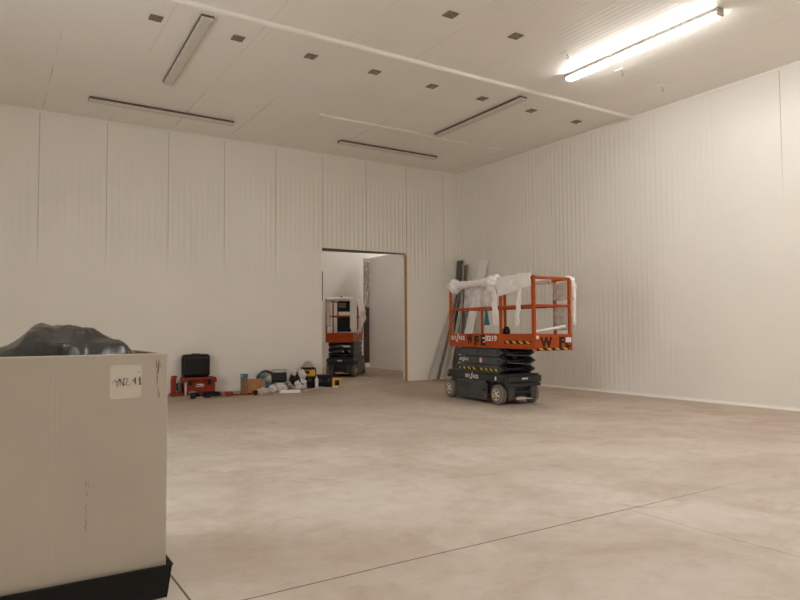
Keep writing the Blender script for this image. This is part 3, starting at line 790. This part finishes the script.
bmesh.ops.triangulate(m.bm, faces=m.bm.faces[:], quad_method='SHORT_EDGE')
bmesh.ops.subdivide_edges(m.bm, edges=m.bm.edges[:], cuts=2, use_grid_fill=True)
bmesh.ops.smooth_vert(m.bm, verts=m.bm.verts[:], factor=.2, use_axis_x=True, use_axis_y=True, use_axis_z=True)
for v in m.bm.verts:
    if v.co.z > 1.06:
        v.co += Vector((0, -.3, 1)) * (.010 * (.25 - abs(noise.noise(v.co * 9))) + .004 * (.2 - abs(noise.noise(v.co * 31 + Vector((3, 1, 7))))))
for fc in m.bm.faces: fc.smooth = True
tag(m.build('bin_bag', 'bag'), 'black plastic bin bag bulging out of the white pallet box', 'bag')

# ------------------------------------------------------------------ tools along the back wall
# red tool box with black case on top
rt = empty('tool_box', 'red tool box with black latches below the black case', 'tool box', (3.52, 12.945, 0), R(-2))
MB().span((-.29, -.17, 0), (.29, .17, .25), bev=.015).build('body', 'redtool', rt)
MB().span((-.31, -.18, .252), (.31, .18, .335), bev=.018).build('lid', 'redtool', rt)
for x in (-.19, .17): MB().span((x - .035, -.195, .19), (x + .035, -.172, .30), bev=.006).build('latch', 'black', rt)
MB().tube([(-.13, -.18, .30), (-.13, -.22, .30), (.11, -.22, .30), (.11, -.18, .30)], .010).build('handle', 'redtool', rt)
m = MB(); m.prism([(-.085, .02), (-.03, .045), (-.035, .030), (.03, .040), (.085, .0), (.02, .010), (-.02, .012), (-.05, .028), (-.06, .012)], (0, -.1705, .175), (1, 0, 0), (0, 0, 1), .002)
m.span((-.085, -.1725, .160), (.06, -.1705, .172)); m.build('badge', 'decal', rt)
MB().span((.30, -.03, .22), (.36, .05, .30), bev=.01).build('side_grip', 'redtool', rt)
MB().span((-.295, -.175, .0), (-.26, -.15, .25), bev=.004).build('corner_strip', 'steel', rt)
rc = empty('tool_case', 'black soft case standing on the red tool box', 'case', (3.475, 12.975, .337), R(-2))
MB().box((0, 0, .225), (.53, .22, .44), None, 0, .06, 4).build('shell', 'black', rc)
MB().tube([(-.24, -.112, .08), (-.24, -.112, .38), (.24, -.112, .38), (.24, -.112, .08)], .006, 6).build('zip', 'charcoal', rc)
MB().tube([(-.08, 0, .44), (-.08, 0, .452), (.08, 0, .452), (.08, 0, .44)], .009, 6).build('handle', 'black', rc)

rv = empty('upright_tool', 'red upright tool between the pallet box and the tool box', 'tool', (3.04, 12.86, 0))
MB().span((-.06, -.05, .05), (.03, .05, .34), bev=.015).build('body', 'redtool', rv)
MB().span((-.08, -.10, 0), (.17, .08, .055), bev=.015).build('foot', 'redtool', rv)
MB().span((-.05, -.04, .34), (.05, .04, .385), bev=.012).build('head', 'redtool', rv)
MB().span((.03, -.03, .10), (.06, .03, .24), bev=.008).build('grip', 'black', rv)
m = MB(); m.blob((3.17, 13.0, .12), (.10, .16, .26), 2, .2, 2, 3, floor=.0); tag(m.build('pouch', 'greyblue'), 'grey fabric pouch against the wall left of the tool box', 'pouch')
# on the floor in front
dr = empty('cordless_drill', 'dark cordless drill lying in front of the red tool box', 'drill', (3.30, 12.30, 0), R(15))
MB().cyl((-.10, 0, .055), (.06, 0, .055), .038, 14).build('motor', 'black', dr)
MB().cyl((.06, 0, .055), (.14, 0, .055), .024, 12, r2=.012).build('chuck', 'darksteel', dr)
MB().bar((-.05, 0, .04), (-.12, -.12, .035), .05, .045, bev=.01).build('grip', 'redtool', dr)
MB().box((-.135, -.145, .035), (.10, .07, .065), Euler((0, 0, .6)).to_matrix(), 0, .01).build('battery', 'black', dr)
ss = empty('hand_saw', 'long dark hand saw lying in front of the red tool box', 'saw', (3.78, 12.12, 0), R(-10))
MB().prism([(-.25, -.03), (.25, -.02), (.25, .02), (-.25, .06)], (0, 0, .012), (1, 0, 0), (0, 1, 0), .004).build('blade', 'darksteel', ss)
m = MB(); m.box((-.31, .015, .022), (.13, .10, .04), None, 0, .012); m.build('handle', 'black', ss)
m = MB(); m.bar((3.36, 12.50, .02), (3.90, 12.30, .02), .035, .03, bev=.005).bar((3.36, 12.50, .02), (3.30, 12.54, .045), .035, .03, bev=.005)
tag(m.build('pry_bar', 'black'), 'black pry bar on the floor at the foot of the tool box', 'pry bar')
m = MB(); m.blob((3.66, 12.60, .035), (.44, .15, .08), 77, .25, 2.2, 4, floor=0); tag(m.build('tool_bag', 'black'), 'flat black tool bag on the floor along the red tool box', 'bag')
m = MB(); m.blob((3.34, 12.66, .05), (.15, .10, .10), 8, .3, 2.5, 3, floor=0); tag(m.build('rag', 'greyblue'), 'grey crumpled rag on the floor by the tool box', 'rag')
st = empty('ratchet_strap', 'red ratchet strap trailing along the floor to the boxes', 'strap', (3.90, 12.26, 0))
MB().lathe([(.02, 0), (.085, 0), (.09, .015), (.09, .065), (.085, .08), (.02, .08)], (0, 0, 0), (0, 0, 1), 20).build('coil', 'redtool', st)
MB().span((-.12, -.05, 0), (-.06, .05, .06), bev=.01).build('buckle', 'rust', st)
m = MB()
pts = [Vector((.08 + .40 * k / 16, -.04 - .06 * math.sin(k / 16 * 3.1) + .02 * math.sin(k), .022 + .008 * math.sin(k * 1.3))) for k in range(17)]
for a, c in zip(pts, pts[1:]): m.bar(a, c, .035, .03, mi=0)
m.build('webbing', 'redtool', st)

bx = empty('tall_box', 'narrow brown box with a teal band at its top', 'box', (4.275, 12.45, 0), R(-14))
MB().span((-.065, -.05, 0), (.065, .05, .315), bev=.004).build('body', 'wood', bx)
MB().span((-.068, -.053, .316), (.068, .053, .39), bev=.004).build('lid', 'tealgloss', bx)
MB().span((-.06, -.0555, .34), (-.035, -.0535, .37)).build('print', 'decal', bx)
bc = empty('cardboard_box', 'orange brown cardboard box beside the teal topped box', 'box', (4.50, 12.48, 0), R(-16))
MB().span((-.14, -.10, 0), (.14, .10, .275), bev=.004).build('body', 'cardorange', bc)
MB().span((-.142, -.02, .276), (.142, .02, .278)).build('tape', 'board', bc)
sb = empty('spray_bottle', 'teal trigger spray bottle right of the cardboard box', 'bottle', (4.715, 12.60, 0))
MB().lathe([(0, 0), (.052, 0), (.055, .02), (.055, .17), (.03, .23), (.018, .25), (0, .25)], (0, 0, 0), seg=18).build('body', 'greydome', sb)
MB().lathe([(.020, .25), (.026, .255), (.026, .29), (0, .29)], (0, 0, 0), seg=14).build('collar', 'tealgloss', sb)
m = MB(); m.span((-.075, -.02, .29), (.05, .02, .345), bev=.008).bar((-.04, 0, .29), (-.06, 0, .23), .02, .012); m.build('trigger', 'tealgloss', sb)
m = MB(); m.blob((4.835, 12.60, .25), (.12, .10, .12), 9, .3, 3, 3); m.lathe([(0, 0), (.045, 0), (.05, .20), (0, .20)], (4.835, 12.60, 0), seg=14, mi=1)
tag(m.build('jar', ['pinkish', 'tealgloss']), 'teal tub with a pink crumpled wrapper on top', 'tub')
hc = empty('hose_coil', 'dark coiled hose standing against the wall behind the spray bottle', 'hose', (4.93, 12.99, 0), 0)
for k in range(5):
    m = MB(); rr = .185 - .012 * (k % 3)
    m.tube([(rr * math.cos(a * math.pi / 16), -.05 + .026 * k - .002 * math.cos(a), .21 + rr * math.sin(a * math.pi / 16) + .005 * math.sin(a * .7 + k)) for a in range(32)], .0155, 8, closed=True)
    m.build('hose_loop', 'hose' if k != 2 else 'greydome', hc)
m = MB(); m.blob((4.90, 12.66, .085), (.15, .14, .17), 21, .3, 2.4, 3, floor=0); tag(m.build('bundle', 'black'), 'small black bundle at the foot of the hose coil', 'bundle')
def wad(label, c, size, seed, mt='paperwhite'):
    m = MB(); m.blob(c, size, seed, .45, 2.6, 4, floor=.001); return tag(m.build('crumpled_bag', mt), label, 'bag', 'crumpled packing along the wall')
wad('pinkish crumpled bag in front of the cardboard box', (4.53, 12.10, .06), (.26, .16, .14), 1, 'pinkish')
wad('white crumpled bag in front of the spray bottle', (4.78, 12.22, .07), (.18, .16, .20), 2)
wad('white crumpled bag below the coiled hose', (4.98, 12.32, .075), (.26, .20, .20), 3)
m = MB(); m.lathe([(0, 0), (.035, 0), (.045, .09), (.04, .09), (.03, .01), (0, .01)], (4.36, 12.05, 0), seg=16); tag(m.build('cup', 'black'), 'small black cup on the floor by the cardboard box', 'cup')
bcs = empty('storage_case', 'black open case left of the white wrapped machine', 'case', (5.15, 12.77, 0), R(-8))
MB().span((-.15, -.11, .0), (.15, .11, .16), bev=.012).build('body', 'greyblue', bcs)
MB().box((0, .06, .26), (.30, .12, .19), Euler((-.25, 0, 0)).to_matrix(), 0, .012).build('lid', 'black', bcs)
MB().span((-.04, -.125, .09), (.04, -.11, .13), bev=.004).build('latch', 'darksteel', bcs)
m = MB(); m.blob((5.12, 12.48, .06), (.18, .14, .13), 31, .35, 2.4, 3, floor=0); tag(m.build('tool_roll', 'black'), 'black tool roll in front of the open case', 'tool roll')
m = MB(); m.cyl((5.12, 13.08, .405), (5.42, 13.06, .40), .008, 8).cyl((5.42, 13.06, .40), (5.36, 13.06, .0), .008, 8); m.cyl((5.13, 13.08, .405), (5.16, 13.08, 0), .008, 8)
tag(m.build('trestle_rod', 'greydome'), 'thin grey rod frame standing behind the black open case', 'frame')
# white wrapped machine
wm = empty('wrapped_saw', 'mitre saw half wrapped in white plastic', 'saw', (5.49, 12.60, 0), R(-10))
MB().span((-.18, -.14, 0), (.16, .14, .09), bev=.02).build('base', 'greydome', wm)
m = MB(); m.lathe([(0, 0), (.15, 0), (.15, .035), (.06, .05), (0, .05)], (-.02, -.02, .22), (0, 1, 0), 24); m.build('blade_guard', 'black', wm)
MB().box((-.13, .02, .28), (.07, .09, .22), Euler((0, .3, 0)).to_matrix(), 0, .02).build('arm', 'black', wm)
m = MB(); m.blob((.07, .0, .31), (.17, .18, .22), 41, .3, 2.2, 4); m.blob((.02, -.12, .12), (.26, .16, .22), 43, .4, 2.4, 4, floor=0); m.blob((-.10, -.03, .36), (.11, .12, .14), 44, .35, 2.4, 3); m.build('plastic_wrap', 'paperwhite', wm)
MB().tube([(-.04, -.14, .30), (-.02, -.16, .25), (.0, -.17, .17), (.06, -.18, .12)], .017).build('cord', 'black', wm)
m = MB(); m.box((5.08, 12.06, .03), (.40, .13, .055), Euler((0, 0, R(-14))).to_matrix(), 0, .008); tag(m.build('white_block', 'whiteboard'), 'flat white block on the floor in front of the packing', 'block')
m = MB(); m.box((5.76, 12.42, .012), (.95, .12, .022), Euler((0, 0, R(42))).to_matrix(), 0, .003); tag(m.build('floor_board', 'board'), 'pale flat board lying on the floor before the tools', 'board')
# black case with vacuum
bt = empty('battery_case', 'black case under the yellow and grey vacuum', 'case', (5.86, 12.92, 0), R(-5))
MB().span((-.12, -.12, 0), (.11, .12, .235), bev=.014).build('body', 'black', bt)
MB().span((-.05, -.132, .15), (.04, -.12, .19), bev=.004).build('latch', 'charcoal', bt)
vc = empty('vacuum', 'small yellow and black vacuum with grey domed top on the black case', 'vacuum', (5.87, 12.92, .236), R(-10))
MB().box((.02, 0, .085), (.22, .20, .16), None, 0, .03, 3).build('body', 'yellow', vc)
MB().box((-.06, -.085, .10), (.10, .06, .06), None, 0, .012).build('panel', 'black', vc)
MB().box((.10, .02, .10), (.10, .18, .20), None, 0, .03, 3).build('side', 'black', vc)
MB().lathe([(0, 0), (.14, 0), (.155, .02), (.14, .045), (0, .045)], (-.02, 0, .165), seg=28).build('rim', 'black', vc)
MB().lathe([(.118, 0), (.112, .045), (.09, .09), (.055, .118), (0, .13)], (-.02, 0, .209), seg=28).build('dome', 'greydome', vc)
MB().tube([(.12, 0, .18), (.16, 0, .15), (.155, 0, .05), (.12, 0, .02)], .012).build('handle', 'black', vc)
wb = empty('white_bottle', 'tall white bottle between the two black cases', 'bottle', (5.955, 12.70, 0))
MB().lathe([(0, 0), (.036, 0), (.038, .01), (.038, .19), (.018, .225), (.016, .235), (0, .235)], (0, 0, 0), seg=18).build('body', 'decal', wb)
MB().lathe([(.019, .228), (.019, .262), (0, .264)], (0, 0, 0), seg=14).build('cap', 'greydome', wb)
bk = empty('long_case', 'long black tool case beside the doorway', 'case', (6.20, 12.93, 0), R(-3))
MB().span((-.18, -.12, 0), (.18, .12, .15), bev=.014).build('body', 'black', bk)
MB().span((-.18, -.12, .153), (.18, .12, .27), bev=.018).build('lid', 'black', bk)
for x in (-.10, .10): MB().span((x - .025, -.134, .11), (x + .025, -.119, .19), bev=.004).build('latch', 'charcoal', bk)
MB().tube([(-.05, -.12, .14), (-.05, -.145, .14), (.05, -.145, .14), (.05, -.12, .14)], .008).build('handle', 'charcoal', bk)
yl = empty('laser_level', 'small yellow and black boxy tool at the doorway edge', 'tool', (6.42, 12.68, 0), R(-18))
m = MB(); m.span((-.09, -.06, 0), (.09, .06, .04), bev=.01).span((-.09, -.06, .15), (.09, .06, .185), bev=.01).span((-.09, -.06, .03), (-.045, .06, .16), bev=.008).span((.055, -.06, .03), (.09, .06, .16), bev=.008)
m.build('shell', 'yellow', yl)
MB().span((-.044, -.05, .041), (.054, .05, .149), bev=.006).build('core', 'black', yl)
def scrap(label, c, size, seed):
    m = MB(); m.blob(c, size, seed, .4, 2.5, 3, floor=.0005); tag(m.build('scrap', 'paperwhite'), label, 'scrap', 'white scraps on the floor')
scrap('larger white paper scrap on the floor below the yellow tool', (6.30, 12.50, .022), (.13, .10, .05), 51)
scrap('small white paper scrap left of the larger one by the yellow tool', (6.12, 12.48, .015), (.08, .06, .03), 52)
scrap('tiny white scrap on the floor in the doorway', (7.62, 13.30, .010), (.07, .05, .02), 53)

# ------------------------------------------------------------------ light
w = bpy.data.worlds.new('World'); S.world = w; w.use_nodes = True
w.node_tree.nodes['Background'].inputs[0].default_value = (.75, .85, 1, 1); w.node_tree.nodes['Background'].inputs[1].default_value = .3
la = bpy.data.lights.new('left fill light', 'AREA'); la.shape = 'RECTANGLE'; la.size = 3.0; la.size_y = 3.0; la.energy = 25; la.color = (1, .985, .95)  # unseen area light added as soft fill from the left
lo = bpy.data.objects.new('left_fill_light', la); COL.objects.link(lo); lo.location = (XL - .25, 5.2, 1.6); lo.rotation_euler = (0, R(-90), 0)

# ------------------------------------------------------------------ camera
f_px, yaw, pitch, roll = 648.355, 32.4646, 2.5258, -.3779
y_, t_, r_ = R(yaw), R(pitch), R(roll)
fw = Vector((math.sin(y_) * math.cos(t_), math.cos(y_) * math.cos(t_), math.sin(t_)))
rt_ = Vector((math.cos(y_), -math.sin(y_), 0)); up = rt_.cross(fw)
rx = rt_ * math.cos(r_) + up * math.sin(r_); ux_ = -rt_ * math.sin(r_) + up * math.cos(r_)
cam = bpy.data.cameras.new('Camera'); co = bpy.data.objects.new('Camera', cam); COL.objects.link(co)
cam.sensor_width = 36; cam.lens = f_px / 800 * 36; cam.clip_start = .05
mw = Matrix((rx, ux_, -fw)).transposed().to_4x4(); mw.translation = (0, 0, 1.26); co.matrix_world = mw
S.camera = co
S.view_settings.view_transform = 'Standard'; S.view_settings.look = 'None'; S.view_settings.gamma = 1
S.view_settings.use_curve_mapping = False; S.view_settings.exposure = 2.38
S.cycles.max_bounces = 14; S.cycles.diffuse_bounces = 10
